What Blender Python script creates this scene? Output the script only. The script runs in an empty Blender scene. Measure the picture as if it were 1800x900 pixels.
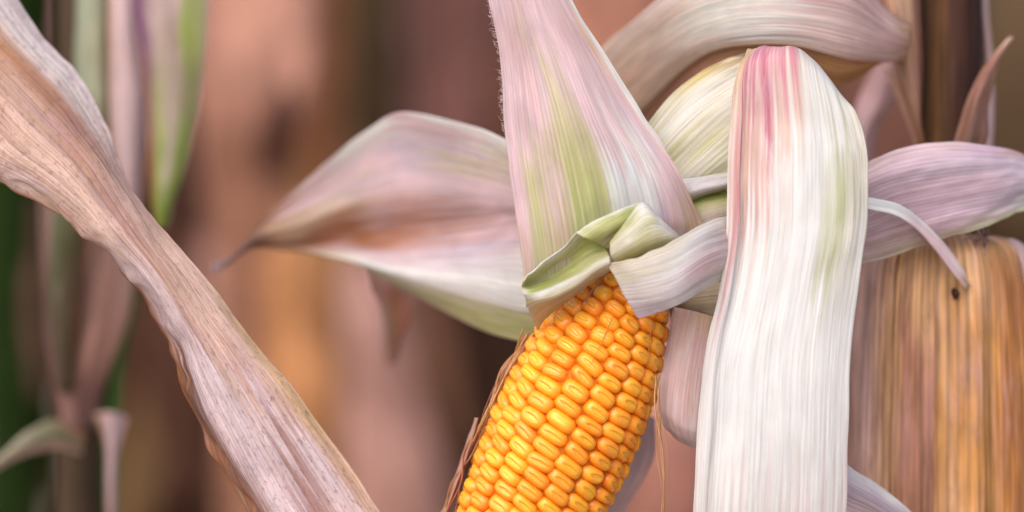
import bpy, bmesh, math, random
import numpy as np
from mathutils import Vector, Matrix

random.seed(7)
rng = np.random.default_rng(11)
SC = bpy.context.scene
COL = SC.collection

# ------------------------------------------------------------------ camera
D = 0.80            # metres from the camera to the plane of the ear
S = 0.00016         # metres per photograph pixel in that plane
ZC = 1.10           # height of the view above the soil
cam_d = bpy.data.cameras.new('camera')
cam = bpy.data.objects.new('camera', cam_d)
COL.objects.link(cam)
cam.location = (0, -D, ZC)
cam.rotation_euler = (math.radians(90), 0, 0)
cam_d.lens = 100.0
cam_d.sensor_width = 36.0
cam_d.clip_start = 0.02
cam_d.clip_end = 400.0
cam_d.dof.use_dof = True
cam_d.dof.focus_distance = D - 0.013
cam_d.dof.aperture_fstop = 3.7
SC.camera = cam

# ------------------------------------------------------------------ light
SUN_EL, SUN_AZ = math.radians(46), math.radians(-28)    # azimuth from behind the camera, to the left
w = bpy.data.worlds.new('World')
SC.world = w
w.use_nodes = True
nt = w.node_tree
sky = nt.nodes.new('ShaderNodeTexSky')
sky.sky_type = 'NISHITA'
sky.sun_disc = False
sun_vec = Vector((math.sin(SUN_AZ) * math.cos(SUN_EL), -math.cos(SUN_AZ) * math.cos(SUN_EL), math.sin(SUN_EL)))
sky.sun_elevation = SUN_EL
sky.sun_rotation = math.atan2(sun_vec.x, sun_vec.y)
sky.dust_density = 3.0
sky.air_density = 1.0
sky.ozone_density = 1.0
nt.nodes['Background'].inputs['Strength'].default_value = 0.125
nt.links.new(sky.outputs[0], nt.nodes['Background'].inputs['Color'])
sd = bpy.data.lights.new('sun', 'SUN')
sd.energy = 1.5
sd.angle = math.radians(80)
sd.color = (1.0, 0.94, 0.90)
sun = bpy.data.objects.new('sun', sd)
COL.objects.link(sun)
sun.rotation_euler = sun_vec.to_track_quat('Z', 'Y').to_euler()
sun.location = (-1, -2, 4)
SC.view_settings.view_transform = 'Standard'
SC.view_settings.look = 'None'
SC.view_settings.exposure = 0.84
SC.view_settings.gamma = 1.0
SC.cycles.use_denoising = True
SC.cycles.max_bounces = 10
SC.cycles.transmission_bounces = 6

# ------------------------------------------------------------------ helpers
def P(px, py, d=0.0):
    """a point d centimetres behind the plane of the ear, seen at photograph pixel (px, py)"""
    k = S * (D + d * 0.01) / D
    return np.array([(px - 900) * k, d * 0.01, ZC - (py - 450) * k])

def lin(c):
    c = np.asarray(c, dtype=float) / 255.0
    return np.where(c <= 0.04045, c / 12.92, ((c + 0.055) / 1.055) ** 2.4)

def cr(a, n):
    """Catmull-Rom through axis 0 of a, n samples"""
    a = np.asarray(a, float)
    m = len(a)
    if m == 2:
        t = np.linspace(0, 1, n).reshape((-1,) + (1,) * (a.ndim - 1))
        return a[0] * (1 - t) + a[1] * t
    e = np.concatenate([[2 * a[0] - a[1]], a, [2 * a[-1] - a[-2]]])
    t = np.linspace(0, m - 1, n)
    i = np.minimum(t.astype(int), m - 2)
    f = (t - i).reshape((-1,) + (1,) * (a.ndim - 1))
    p0, p1, p2, p3 = e[i], e[i + 1], e[i + 2], e[i + 3]
    return 0.5 * (2 * p1 + (p2 - p0) * f + (2 * p0 - 5 * p1 + 4 * p2 - p3) * f ** 2 + (3 * p1 - p0 - 3 * p2 + p3) * f ** 3)

def bil(a, n):
    a = np.asarray(a, float)
    m = len(a)
    if m == 1:
        return np.repeat(a, n, axis=0)
    t = np.linspace(0, m - 1, n)
    i = np.minimum(t.astype(int), m - 2)
    f = (t - i)
    f = (f * f * (3 - 2 * f)).reshape((-1,) + (1,) * (a.ndim - 1))
    return a[i] * (1 - f) + a[i + 1] * f

def noise1(n, cells, seed):
    g = np.random.default_rng(seed)
    return cr(g.uniform(-1, 1, max(3, cells)), n)

def noise2(n, m, cv, cu, seed):
    g = np.random.default_rng(seed)
    a = cr(g.uniform(-1, 1, (max(3, cv), max(3, cu))), n)
    return cr(a.T, m).T

SEED = [100]
ROOT_LOC = {}

def link(o, parent=None):
    COL.objects.link(o)
    if parent is not None:
        o.parent = parent
    return o

def empty(name, loc, label=None, cat=None, group=None, kind=None):
    o = bpy.data.objects.new(name, None)
    o.empty_display_size = 0.02
    o.location = tuple(loc)
    COL.objects.link(o)
    ROOT_LOC[o.name] = np.array(loc, float)
    tag(o, label, cat, group, kind)
    return o

def tag(o, label=None, cat=None, group=None, kind=None):
    if label: o['label'] = label
    if cat: o['category'] = cat
    if group: o['group'] = group
    if kind: o['kind'] = kind
    return o

def wloc(parent):
    v = np.zeros(3)
    while parent is not None:
        v = v + np.array(parent.location)
        parent = parent.parent
    return v

def mesh_obj(name, verts, faces, mat, parent=None, tint=None, uv=None, smooth=True, mesh_name=None):
    verts = np.asarray(verts, float)
    if parent is not None:
        verts = verts - wloc(parent)
    me = bpy.data.meshes.new(mesh_name or name)
    me.from_pydata(verts.tolist(), [], [tuple(int(i) for i in f) for f in faces])
    if smooth:
        me.polygons.foreach_set('use_smooth', [True] * len(me.polygons))
    if tint is not None:
        a = me.color_attributes.new('tint', 'FLOAT_COLOR', 'POINT')
        c = np.ones((len(verts), 4)); c[:, :3] = tint
        a.data.foreach_set('color', c.ravel())
    if uv is not None:
        l = me.uv_layers.new(name='UVMap')
        idx = np.empty(len(me.loops), dtype=np.int32)
        me.loops.foreach_get('vertex_index', idx)
        l.data.foreach_set('uv', np.asarray(uv)[idx].ravel())
    me.update()
    o = bpy.data.objects.new(name, me)
    if mat: me.materials.append(mat)
    return link(o, parent)

def grid_faces(nv, nu, off=0, close=False):
    i = np.arange(nv - 1)[:, None]; j = np.arange(nu - (0 if close else 1))[None, :]
    j2 = (j + 1) % nu
    a = i * nu + j; b = i * nu + j2; c = (i + 1) * nu + j2; d = (i + 1) * nu + j
    return (np.stack([a, b, c, d], -1).reshape(-1, 4) + off)

def sheet(name, rows, cols, mat, parent=None, nu=60, nv=60, thick=0.35, vein=0.05, vpc=7, wr=0.3, wrc=(5, 3),
          edge=0.0, gain=0.86, world=False, flat=1.0, ripple=None, rag=1.15, line=.065):
    """a leaf: rows along its length, points (px, py, depth cm) across it; thick/vein/wr in mm; cols = colour grid: pigment, in places painted shade"""
    SEED[0] += 1
    sd_ = SEED[0]
    if flat != 1.0 and not world:
        rr = []
        for r in rows:
            i = np.linspace(-1, 1, len(r)); d = np.array([p[2] for p in r]); k = np.polyfit(i, d, 1); f = np.polyval(k, i)
            rr.append([(p[0], p[1], float(f[j] + (d[j] - f[j]) * flat)) for j, p in enumerate(r)])
        rows = rr
    R = np.array([[(p if world else P(*p)) for p in r] for r in rows])
    G = cr(R, nv)                                        # along
    G = np.swapaxes(cr(np.swapaxes(G, 0, 1), nu), 0, 1)  # across
    du = np.gradient(G, axis=1); dv = np.gradient(G, axis=0)
    N = np.cross(du, dv)
    N /= (np.linalg.norm(N, axis=2, keepdims=True) + 1e-12)
    lu = np.concatenate([np.zeros((nv, 1)), np.cumsum(np.linalg.norm(np.diff(G, axis=1), axis=2), axis=1)], axis=1)
    wmax = lu[:, -1].max()
    lv = np.concatenate([[0], np.cumsum(np.linalg.norm(np.diff(G, axis=0), axis=2).mean(axis=1))])
    uu = np.linspace(0, 1, nu)
    fib = noise1(nu, int(min(nu / 2.2, wmax * 100 * vpc)), sd_) * 0.6 + noise1(nu, int(min(nu / 3, wmax * 100 * vpc / 3)), sd_ + 999) * 0.6
    H = fib[None, :] * vein + noise2(nv, nu, wrc[0] * 3, wrc[1] * 2, sd_ + 5) * wr * 0.3 + noise2(nv, nu, wrc[0], wrc[1], sd_ + 6) * wr
    if edge:
        e = np.exp(-uu / 0.08)[None, :] * noise1(nv, 14, sd_ + 7)[:, None] + np.exp(-(1 - uu) / 0.08)[None, :] * noise1(nv, 14, sd_ + 8)[:, None]
        H = H + e * edge
    G = G + N * (H * 0.001)[:, :, None]
    ripple = (ripple or []) + ([(0.0, .035, .22, max(6, nv // 4)), (1.0, .035, .22, max(6, nv // 4))] if nu > 20 else [])
    if ripple:
        for uc, uw, amp, cells in ripple:
            e = np.exp(-((uu - uc) / uw) ** 2)[None, :] * noise1(nv, cells, sd_ + int(uc * 100))[:, None] * amp * .001
            G = G + du / (np.linalg.norm(du, axis=2, keepdims=True) + 1e-12) * e[:, :, None] + N * e[:, :, None] * .8
    C0 = np.array([[lin(c) for c in r] for r in cols])
    nr, nc = C0.shape[:2]
    if nr == 1: C0 = np.concatenate([C0, C0]); nr = 2
    vv = np.linspace(0, 1, nv)
    ju = noise1(nu, max(4, nu // 3), sd_ + 20) * .5 + noise1(nu, max(4, nu // 9), sd_ + 21)
    jv = noise2(nv, nu, 6, max(4, nu // 2), sd_ + 22)
    us = np.clip(uu[None, :] + rag * (ju[None, :] * .045 + noise2(nv, nu, 9, 6, sd_ + 23) * .05), 0, 1) * (nc - 1)
    vs = np.clip(vv[:, None] + rag * jv * .07, 0, 1) * (nr - 1)
    i0 = np.minimum(us.astype(int), nc - 2) if nc > 1 else np.zeros_like(us, int); j0 = np.minimum(vs.astype(int), nr - 2)
    i1 = np.minimum(i0 + 1, nc - 1)
    fu = (us - i0)[..., None]; fv = (vs - j0)[..., None]
    fu = fu * fu * (3 - 2 * fu); fv = fv * fv * (3 - 2 * fv)
    C = (C0[j0, i0] * (1 - fu) + C0[j0, i1] * fu) * (1 - fv) + (C0[j0 + 1, i0] * (1 - fu) + C0[j0 + 1, i1] * fu) * fv
    C = C * gain * (1 + line * noise2(nv, nu, 5, max(4, int(nu / 1.4)), sd_ + 24) + line * .5 * noise2(nv, nu, 30, max(4, nu // 3), sd_ + 25))[..., None]
    C = np.clip(C, 0, .93)
    UV = np.stack([np.broadcast_to(uu[None, :] * wmax * 100, (nv, nu)), np.broadcast_to(lv[:, None] * 100, (nv, nu))], -1) + np.array([sd_ * 7.3 % 50, 0])
    # a closed shell: front and back skins, stitched at the margin
    t = thick * 0.0005
    V = np.concatenate([(G + N * t).reshape(-1, 3), (G - N * t).reshape(-1, 3)])
    F = grid_faces(nv, nu)
    n = nv * nu
    rim = [j for j in range(nu)] + [i * nu + nu - 1 for i in range(1, nv)] + [(nv - 1) * nu + j for j in range(nu - 2, -1, -1)] + [i * nu for i in range(nv - 2, 0, -1)]
    faces = F.tolist() + (F[:, ::-1] + n).tolist()
    for a, b in zip(rim, rim[1:] + rim[:1]):
        faces.append((b, a, a + n, b + n))
    return mesh_obj(name, V, faces, mat, parent, np.concatenate([C.reshape(-1, 3)] * 2), np.concatenate([UV.reshape(-1, 2)] * 2))

def tube_data(pts, radii, n=8, cap=True):
    pts = np.asarray(pts, float); m = len(pts)
    T = np.gradient(pts, axis=0); T /= np.linalg.norm(T, axis=1, keepdims=True) + 1e-12
    ref = np.array([0, 1, 0.03]); V = []
    for k in range(m):
        a = np.cross(T[k], ref); a /= np.linalg.norm(a) + 1e-12
        b = np.cross(T[k], a)
        for j in range(n):
            th = 2 * math.pi * j / n
            V.append(pts[k] + radii[k] * (a * math.cos(th) + b * math.sin(th)))
    F = grid_faces(m, n, 0, True).tolist()
    if cap:
        F.append(tuple(range(n - 1, -1, -1))); F.append(tuple((m - 1) * n + j for j in range(n)))
    return np.array(V), F

class Bag:
    """collects many small shapes into one mesh"""
    def __init__(s): s.v = []; s.f = []; s.t = []; s.u = []; s.n = 0
    def add(s, v, f, tint, uv=None):
        s.v.append(v); s.f += [tuple(int(i) + s.n for i in q) for q in f]
        s.t.append(np.broadcast_to(np.asarray(tint, float), (len(v), 3)))
        s.u.append(uv if uv is not None else np.stack([v[:, 0] * 100, v[:, 2] * 100], -1)); s.n += len(v)
    def build(s, name, mat, parent=None):
        return mesh_obj(name, np.concatenate(s.v), s.f, mat, parent, np.concatenate(s.t), np.concatenate(s.u))

# ------------------------------------------------------------------ materials
def leaf_mat(name, streak=0.25, fine=12.0, speck=0.0, speck_col=(95, 60, 50), speck_scale=(5.0, 1.6), hue=None, hue_amt=0.3,
             transl=0.32, rough=0.5, spec=0.3, bump=0.45, blotch=0.12, veins=0.16, vpcm=9.0):
    m = bpy.data.materials.new(name); m.use_nodes = True
    t = m.node_tree; N = t.nodes; L = t.links
    for n in list(N): N.remove(n)
    out = N.new('ShaderNodeOutputMaterial')
    at = N.new('ShaderNodeAttribute'); at.attribute_name = 'tint'
    uv = N.new('ShaderNodeUVMap'); uv.uv_map = 'UVMap'
    def noise(sx, sy, detail=3.0, rough_=0.55, dist=0.0):
        mp = N.new('ShaderNodeMapping'); mp.inputs['Scale'].default_value = (sx, sy, 1)
        L.new(uv.outputs[0], mp.inputs[0])
        n = N.new('ShaderNodeTexNoise'); n.inputs['Scale'].default_value = 1.0
        n.inputs['Detail'].default_value = detail; n.inputs['Roughness'].default_value = rough_; n.inputs['Distortion'].default_value = dist
        L.new(mp.outputs[0], n.inputs['Vector'])
        return n.outputs['Fac']
    def ramp(x, lo, hi, a, b):
        r = N.new('ShaderNodeMapRange'); r.inputs['From Min'].default_value = lo; r.inputs['From Max'].default_value = hi
        r.inputs['To Min'].default_value = a; r.inputs['To Max'].default_value = b
        L.new(x, r.inputs['Value']); return r.outputs[0]
    def mul(a, b):
        n = N.new('ShaderNodeMath'); n.operation = 'MULTIPLY'; L.new(a, n.inputs[0]); L.new(b, n.inputs[1]); return n.outputs[0]
    def mix(fac, a, b):
        n = N.new('ShaderNodeMix'); n.data_type = 'RGBA'
        if isinstance(fac, float): n.inputs['Factor'].default_value = fac
        else: L.new(fac, n.inputs['Factor'])
        for s_, v in (('A', a), ('B', b)):
            i = [q for q in n.inputs if q.name == s_ and q.type == 'RGBA'][0]
            if isinstance(v, tuple): i.default_value = v
            else: L.new(v, i)
        return [q for q in n.outputs if q.type == 'RGBA'][0]
    f1 = noise(fine, 0.30, 2.0)
    f2 = noise(fine * 0.28, 0.14, 3.0)
    bl = noise(0.9, 0.45, 3.0, 0.6, 0.6)
    s = mul(ramp(f1, 0.36, 0.64, 1 - streak * 0.6, 1 + streak * 0.4), ramp(f2, 0.36, 0.64, 1 - streak * 0.55, 1 + streak * 0.35))
    s = mul(s, ramp(bl, 0.3, 0.7, 1 - blotch, 1 + blotch))
    wv = N.new('ShaderNodeTexWave'); wv.bands_direction = 'X'; wv.inputs['Scale'].default_value = vpcm * 0.314
    wv.inputs['Distortion'].default_value = 1.6; wv.inputs['Detail'].default_value = 2; wv.inputs['Detail Scale'].default_value = 0.7
    mpw = N.new('ShaderNodeMapping'); mpw.inputs['Scale'].default_value = (1, 0.06, 1); L.new(uv.outputs[0], mpw.inputs[0]); L.new(mpw.outputs[0], wv.inputs['Vector'])
    s = mul(s, ramp(wv.outputs['Fac'], 0.0, 0.45, 1 - veins, 1.0))
    sc = N.new('ShaderNodeVectorMath'); sc.operation = 'SCALE'
    L.new(at.outputs['Color'], sc.inputs[0]); L.new(s, sc.inputs['Scale'])
    c = sc.outputs[0]
    if hue is not None:
        hz = lin(hue) * 0.86
        h = mul(ramp(noise(fine * 0.4, 0.35, 4.0, 0.65), 0.45, 0.66, 0.0, hue_amt), ramp(noise(0.6, 0.3, 2.0), 0.35, 0.6, 0.2, 1.0))
        c = mix(h, c, (*hz, 1))
    if speck > 0:
        sp = ramp(noise(speck_scale[0], speck_scale[1], 6.0, 0.72, 0.3), 0.52, 0.70, 0.0, speck)
        c = mix(sp, c, (*lin(speck_col), 1))
    bp = N.new('ShaderNodeBump'); bp.inputs['Strength'].default_value = bump; bp.inputs['Distance'].default_value = 0.0010
    L.new(f1, bp.inputs['Height'])
    pr = N.new('ShaderNodeBsdfPrincipled')
    L.new(c, pr.inputs['Base Color']); pr.inputs['Roughness'].default_value = rough
    pr.inputs['Specular IOR Level'].default_value = spec
    L.new(bp.outputs[0], pr.inputs['Normal'])
    tr = N.new('ShaderNodeBsdfTranslucent'); L.new(c, tr.inputs['Color'])
    mx = N.new('ShaderNodeMixShader'); mx.inputs[0].default_value = transl
    L.new(pr.outputs[0], mx.inputs[1]); L.new(tr.outputs[0], mx.inputs[2]); L.new(mx.outputs[0], out.inputs[0])
    return m

M_HUSK = leaf_mat('fresh_husk', streak=0.14, fine=13, veins=.11, hue=(236, 206, 206), hue_amt=0.35, speck=0.16, speck_col=(170, 140, 130), speck_scale=(6, 1.5), transl=0.40, rough=0.42, spec=0.35)
M_WHITE = leaf_mat('pale_husk', streak=0.12, fine=12, veins=.06, hue=(246, 243, 241), hue_amt=.75, speck=0.16, speck_col=(190, 165, 160), speck_scale=(6, .8), transl=0.30, rough=0.45, spec=0.3, blotch=0.05)
M_BLUSH = leaf_mat('blushed_husk', streak=0.22, fine=12, speck=0.35, speck_col=(185, 90, 120), speck_scale=(7, 1.0), transl=0.30, rough=0.45)
M_DRY = leaf_mat('dry_leaf', streak=0.2, fine=12, speck=0.72, speck_col=(132, 92, 88), speck_scale=(6.5, 4.0), hue=(205, 165, 175), hue_amt=0.5, veins=.08, transl=0.3, rough=0.6, spec=0.2, bump=0.6)
M_DRYHUSK = leaf_mat('dry_husk', streak=0.42, fine=8, veins=.3, vpcm=6, speck=0.4, speck_col=(110, 62, 45), speck_scale=(4.0, .5), hue=(205, 160, 165), hue_amt=0.35, transl=0.08, rough=0.5, spec=0.3, bump=0.5)
M_PAPER = leaf_mat('papery_leaf', streak=0.18, fine=13, veins=.14, hue=(232, 198, 192), hue_amt=0.3, transl=0.45, rough=0.5)
M_MAUVE = leaf_mat('mauve_husk', streak=0.26, fine=13, hue=(200, 160, 185), hue_amt=0.4, speck=0.15, speck_col=(140, 100, 110), transl=0.30, rough=0.5)
M_STALK = leaf_mat('stalk_rind', streak=0.4, fine=5, speck=0.4, speck_col=(60, 35, 30), speck_scale=(3, .5), transl=0.0, rough=0.6, spec=0.15)
M_FAR = leaf_mat('far_leaf', streak=0.35, fine=2.0, transl=0.15, rough=0.8, spec=0.05, bump=0.1, blotch=0.3)
M_SILK = leaf_mat('silk_thread', streak=0.1, fine=3, transl=0.2, rough=0.4)

M_CORE = leaf_mat('cob_chaff', streak=.3, fine=14, transl=0, rough=.9, spec=.05)
def kernel_mat():
    m = bpy.data.materials.new('kernel_skin'); m.use_nodes = True
    t = m.node_tree; N = t.nodes; L = t.links
    pr = N['Principled BSDF']
    at = N.new('ShaderNodeAttribute'); at.attribute_name = 'tint'
    oi = N.new('ShaderNodeObjectInfo')
    hs = N.new('ShaderNodeHueSaturation')
    r1 = N.new('ShaderNodeMapRange'); r1.inputs['To Min'].default_value = 0.493; r1.inputs['To Max'].default_value = 0.509
    r2 = N.new('ShaderNodeMapRange'); r2.inputs['To Min'].default_value = 0.9; r2.inputs['To Max'].default_value = 1.1
    wn = N.new('ShaderNodeTexWhiteNoise'); wn.noise_dimensions = '1D'
    L.new(oi.outputs['Random'], r1.inputs[0]); L.new(oi.outputs['Random'], wn.inputs['W']); L.new(wn.outputs[0], r2.inputs[0])
    L.new(r1.outputs[0], hs.inputs['Hue']); L.new(r2.outputs[0], hs.inputs['Value']); L.new(at.outputs['Color'], hs.inputs['Color'])
    L.new(hs.outputs[0], pr.inputs['Base Color'])
    pr.inputs['Roughness'].default_value = 0.28
    pr.inputs['Specular IOR Level'].default_value = 0.5
    pr.inputs['Subsurface Weight'].default_value = 0.35
    pr.inputs['Subsurface Radius'].default_value = (1.0, 0.5, 0.12)
    pr.inputs['Subsurface Scale'].default_value = 0.0025
    tc = N.new('ShaderNodeTexCoord')
    nz = N.new('ShaderNodeTexNoise'); nz.inputs['Scale'].default_value = 3.5; nz.inputs['Detail'].default_value = 3
    L.new(tc.outputs['Object'], nz.inputs['Vector'])
    bp = N.new('ShaderNodeBump'); bp.inputs['Strength'].default_value = 0.12; bp.inputs['Distance'].default_value = 0.0006
    L.new(nz.outputs['Fac'], bp.inputs['Height']); L.new(bp.outputs[0], pr.inputs['Normal'])
    return m
M_KERNEL = kernel_mat()

def soil_mat():
    m = bpy.data.materials.new('soil'); m.use_nodes = True
    t = m.node_tree; N = t.nodes; L = t.links
    pr = N['Principled BSDF']; pr.inputs['Roughness'].default_value = 0.95
    tc = N.new('ShaderNodeTexCoord')
    nz = N.new('ShaderNodeTexNoise'); nz.inputs['Scale'].default_value = 9; nz.inputs['Detail'].default_value = 8
    L.new(tc.outputs['Object'], nz.inputs['Vector'])
    rp = N.new('ShaderNodeValToRGB')
    rp.color_ramp.elements[0].position = 0.3; rp.color_ramp.elements[0].color = (0.24, 0.17, 0.11, 1)
    rp.color_ramp.elements[1].position = 0.7; rp.color_ramp.elements[1].color = (0.56, 0.44, 0.31, 1)  # ground lightened to a straw tone to bounce warm light upward
    L.new(nz.outputs['Fac'], rp.inputs[0]); L.new(rp.outputs[0], pr.inputs['Base Color'])
    bp = N.new('ShaderNodeBump'); bp.inputs['Distance'].default_value = 0.03
    L.new(nz.outputs['Fac'], bp.inputs['Height']); L.new(bp.outputs[0], pr.inputs['Normal'])
    return m

# ------------------------------------------------------------------ ground
def ground():
    n = 81
    t = np.linspace(-1, 1, n); a = np.sign(t) * np.abs(t) ** 2.2 * 150
    X, Y = np.meshgrid(a, a)
    Z = noise2(n, n, 60, 60, 3) * 0.015
    o = mesh_obj('soil_ground', np.stack([X, Y, Z], -1).reshape(-1, 3), grid_faces(n, n), soil_mat())
    tag(o, kind='structure')
ground()

# ------------------------------------------------------------------ the open ear
T = np.array([-0.407, 0.913]); A = np.array([0.913, 0.407])     # in the picture plane: along the ear, across it
O2 = np.array([1103.0, 506.0])
def axis_pt(t):
    q = O2 + T * t
    return P(q[0], q[1], 0.0)
R_T = [-90, -60, 0, 55, 127, 205, 280, 350, 450, 550, 640, 700, 730]
R_R = [46, 57, 82, 104, 122, 132, 136, 133, 122, 106, 82, 50, 15]
def rad(t): return np.interp(t, R_T, R_R) * S
AX = np.array([T[0], 0, -T[1]]); AX /= np.linalg.norm(AX)
AC = np.array([A[0], 0, -A[1]]); AC /= np.linalg.norm(AC)
AF = np.array([0, -1.0, 0])

ear_loc = axis_pt(-90)
ear = empty('corn_ear', ear_loc, 'open corn ear of orange yellow kernels under peeled back cream and pink husks', 'corn')

def core():
    ts = np.linspace(-95, 728, 60); n = 40; V = []
    for t in ts:
        c = axis_pt(t); r = rad(t) * 0.885
        for j in range(n):
            th = 2 * math.pi * j / n
            V.append(c + r * (AC * math.cos(th) + AF * math.sin(th)))
    F = grid_faces(60, n, 0, True).tolist() + [tuple(range(n)), tuple(59 * n + j for j in range(n - 1, -1, -1))]
    V = np.array(V)
    mesh_obj('cob_core', V, F, M_CORE, ear, np.broadcast_to(lin((196, 112, 40)), (len(V), 3)), np.stack([V[:, 0] * 100, V[:, 2] * 100], -1))
core()

def kernel_mesh(k):
    g = np.random.default_rng(50 + k)
    p_ = g.uniform(2.5, 3.4); dent = g.uniform(0.09, 0.18); dw = g.uniform(0.48, 0.64); dh = g.uniform(0.18, 0.28); off = g.uniform(-.10, .10)
    if k == 8: dent = 0.02
    n = 24
    rings = [.16, .30, .40, .46, .53, .62, .72, .82, .91, .97, 1.0]
    V = [(off, 0, 0)]
    for r in rings:
        if r <= .46: ax, ay, ox, q_ = dw * r / .46, dh * r / .46, off, 2.4
        else:
            f = (r - .46) / .54; ax, ay, ox, q_ = dw + (1 - dw) * f, dh + (1 - dh) * f, off * (1 - f), 2.4 + (p_ - 2.4) * f
        for j in range(n):
            th = 2 * math.pi * j / n; c, s_ = math.cos(th), math.sin(th)
            q = (abs(c) ** q_ + abs(s_) ** q_) ** (-1 / q_)
            V.append((ox + ax * q * c, ay * q * s_, 0))
    V = np.array(V)
    rho = np.clip((np.abs(V[:, 0]) ** p_ + np.abs(V[:, 1]) ** p_) ** (1 / p_), 0, 1)
    e = np.sqrt(((V[:, 0] - off) / dw) ** 2 + (V[:, 1] / dh) ** 2)
    V[:, 2] = (1 - rho ** 3.0) ** 0.52 - dent * np.clip((1.25 - e) / 0.55, 0, 1) ** 1.5 + V[:, 0] * g.normal(0, .05) + V[:, 1] * g.normal(0, .04)
    V[:, 2] += noise1(len(V), len(V) // 3, 70 + k) * 0.006
    sk = []
    for z, sc in ((-0.35, 0.97), (-0.9, 0.86)):
        for j in range(n):
            sk.append((V[-n + j][0] * sc, V[-n + j][1] * sc, z))
    V = np.concatenate([V, np.array(sk)]); e = np.concatenate([e, np.full(2 * n, 9.0)])
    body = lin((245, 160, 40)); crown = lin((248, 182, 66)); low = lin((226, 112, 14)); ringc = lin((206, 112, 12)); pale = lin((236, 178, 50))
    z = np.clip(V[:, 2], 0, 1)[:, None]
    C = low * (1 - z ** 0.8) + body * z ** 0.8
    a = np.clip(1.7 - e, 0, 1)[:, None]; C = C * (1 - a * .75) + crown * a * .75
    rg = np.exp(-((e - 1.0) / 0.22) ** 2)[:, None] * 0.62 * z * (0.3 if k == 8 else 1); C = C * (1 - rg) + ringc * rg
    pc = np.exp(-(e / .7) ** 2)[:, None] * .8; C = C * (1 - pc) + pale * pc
    F = [(0, 1 + j, 1 + (j + 1) % n) for j in range(n)] + grid_faces(len(rings) + 2, n, 1, True)[:, ::-1].tolist()
    me = bpy.data.meshes.new('kernel')
    me.from_pydata(V.tolist(), [], [tuple(f) for f in F])
    me.polygons.foreach_set('use_smooth', [True] * len(me.polygons))
    at = me.color_attributes.new('tint', 'FLOAT_COLOR', 'POINT')
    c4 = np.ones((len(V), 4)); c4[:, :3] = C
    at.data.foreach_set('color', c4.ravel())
    me.materials.append(M_KERNEL)
    return me, V, F, C
KM = [kernel_mesh(k) for k in range(9)]

def kernels():
    NR = 16
    bag = Bag(); g = np.random.default_rng(5)
    for r in range(NR):
        th0 = 2 * math.pi * (r + 0.3) / NR
        t = -70 + (13.5 if r % 2 else 0) + g.uniform(-5, 5)
        while t < 712:
            step = np.interp(t, [-80, 100, 300, 600, 712], [25, 27.5, 27, 24, 18]) * g.uniform(0.88, 1.12)
            t += step * 0.5
            R = rad(t)
            th = th0 + 0.035 * math.sin(t / 75 + r) + g.normal(0, 0.014)
            slope = (rad(t + 6) - rad(t - 6)) / (12 * S)
            n = AC * math.cos(th) + AF * math.sin(th)
            n = n - AX * slope * 0.8; n /= np.linalg.norm(n)
            c = np.cross(AX, n); c /= np.linalg.norm(c)
            a = np.cross(n, c)
            tw = g.normal(0, 0.09) - 0.2
            c, a = c * math.cos(tw) + a * math.sin(tw), a * math.cos(tw) - c * math.sin(tw)
            hw = math.pi * R / NR * 1.04 * g.uniform(0.94, 1.05); ha = step * S * 0.5 * 1.13
            hh = 0.138 * 0.022 * min(1, R / (70 * S)) * g.uniform(0.85, 1.15)
            base = axis_pt(t) + (AC * math.cos(th) + AF * math.sin(th)) * (R - hh * 1.05 + g.normal(0, .0002))
            k = int(g.integers(len(KM)))
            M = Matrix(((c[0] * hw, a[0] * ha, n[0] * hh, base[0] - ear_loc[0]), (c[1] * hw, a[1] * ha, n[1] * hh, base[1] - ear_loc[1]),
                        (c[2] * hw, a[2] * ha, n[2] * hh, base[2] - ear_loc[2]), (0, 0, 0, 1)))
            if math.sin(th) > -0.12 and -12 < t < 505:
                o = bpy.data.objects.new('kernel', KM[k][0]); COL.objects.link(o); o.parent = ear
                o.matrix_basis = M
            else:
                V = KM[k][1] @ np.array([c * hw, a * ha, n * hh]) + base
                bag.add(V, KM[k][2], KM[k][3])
            t += step * 0.5
    o = bag.build('hidden_kernels', M_KERNEL, ear); o['kind'] = 'stuff'
kernels()

# --- pigments
CREAM = (232, 226, 206); WHITE = (240, 238, 234); PINK = (226, 196, 200); ROSE = (222, 182, 182); GREEN = (196, 200, 130); DGREEN = (168, 178, 84)
LILAC = (216, 200, 214); PEACH = (226, 190, 160); MAG = (190, 96, 130); BEIGE = (214, 200, 176); TAN = (205, 165, 135); OCHRE = (196, 140, 80)

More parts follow.
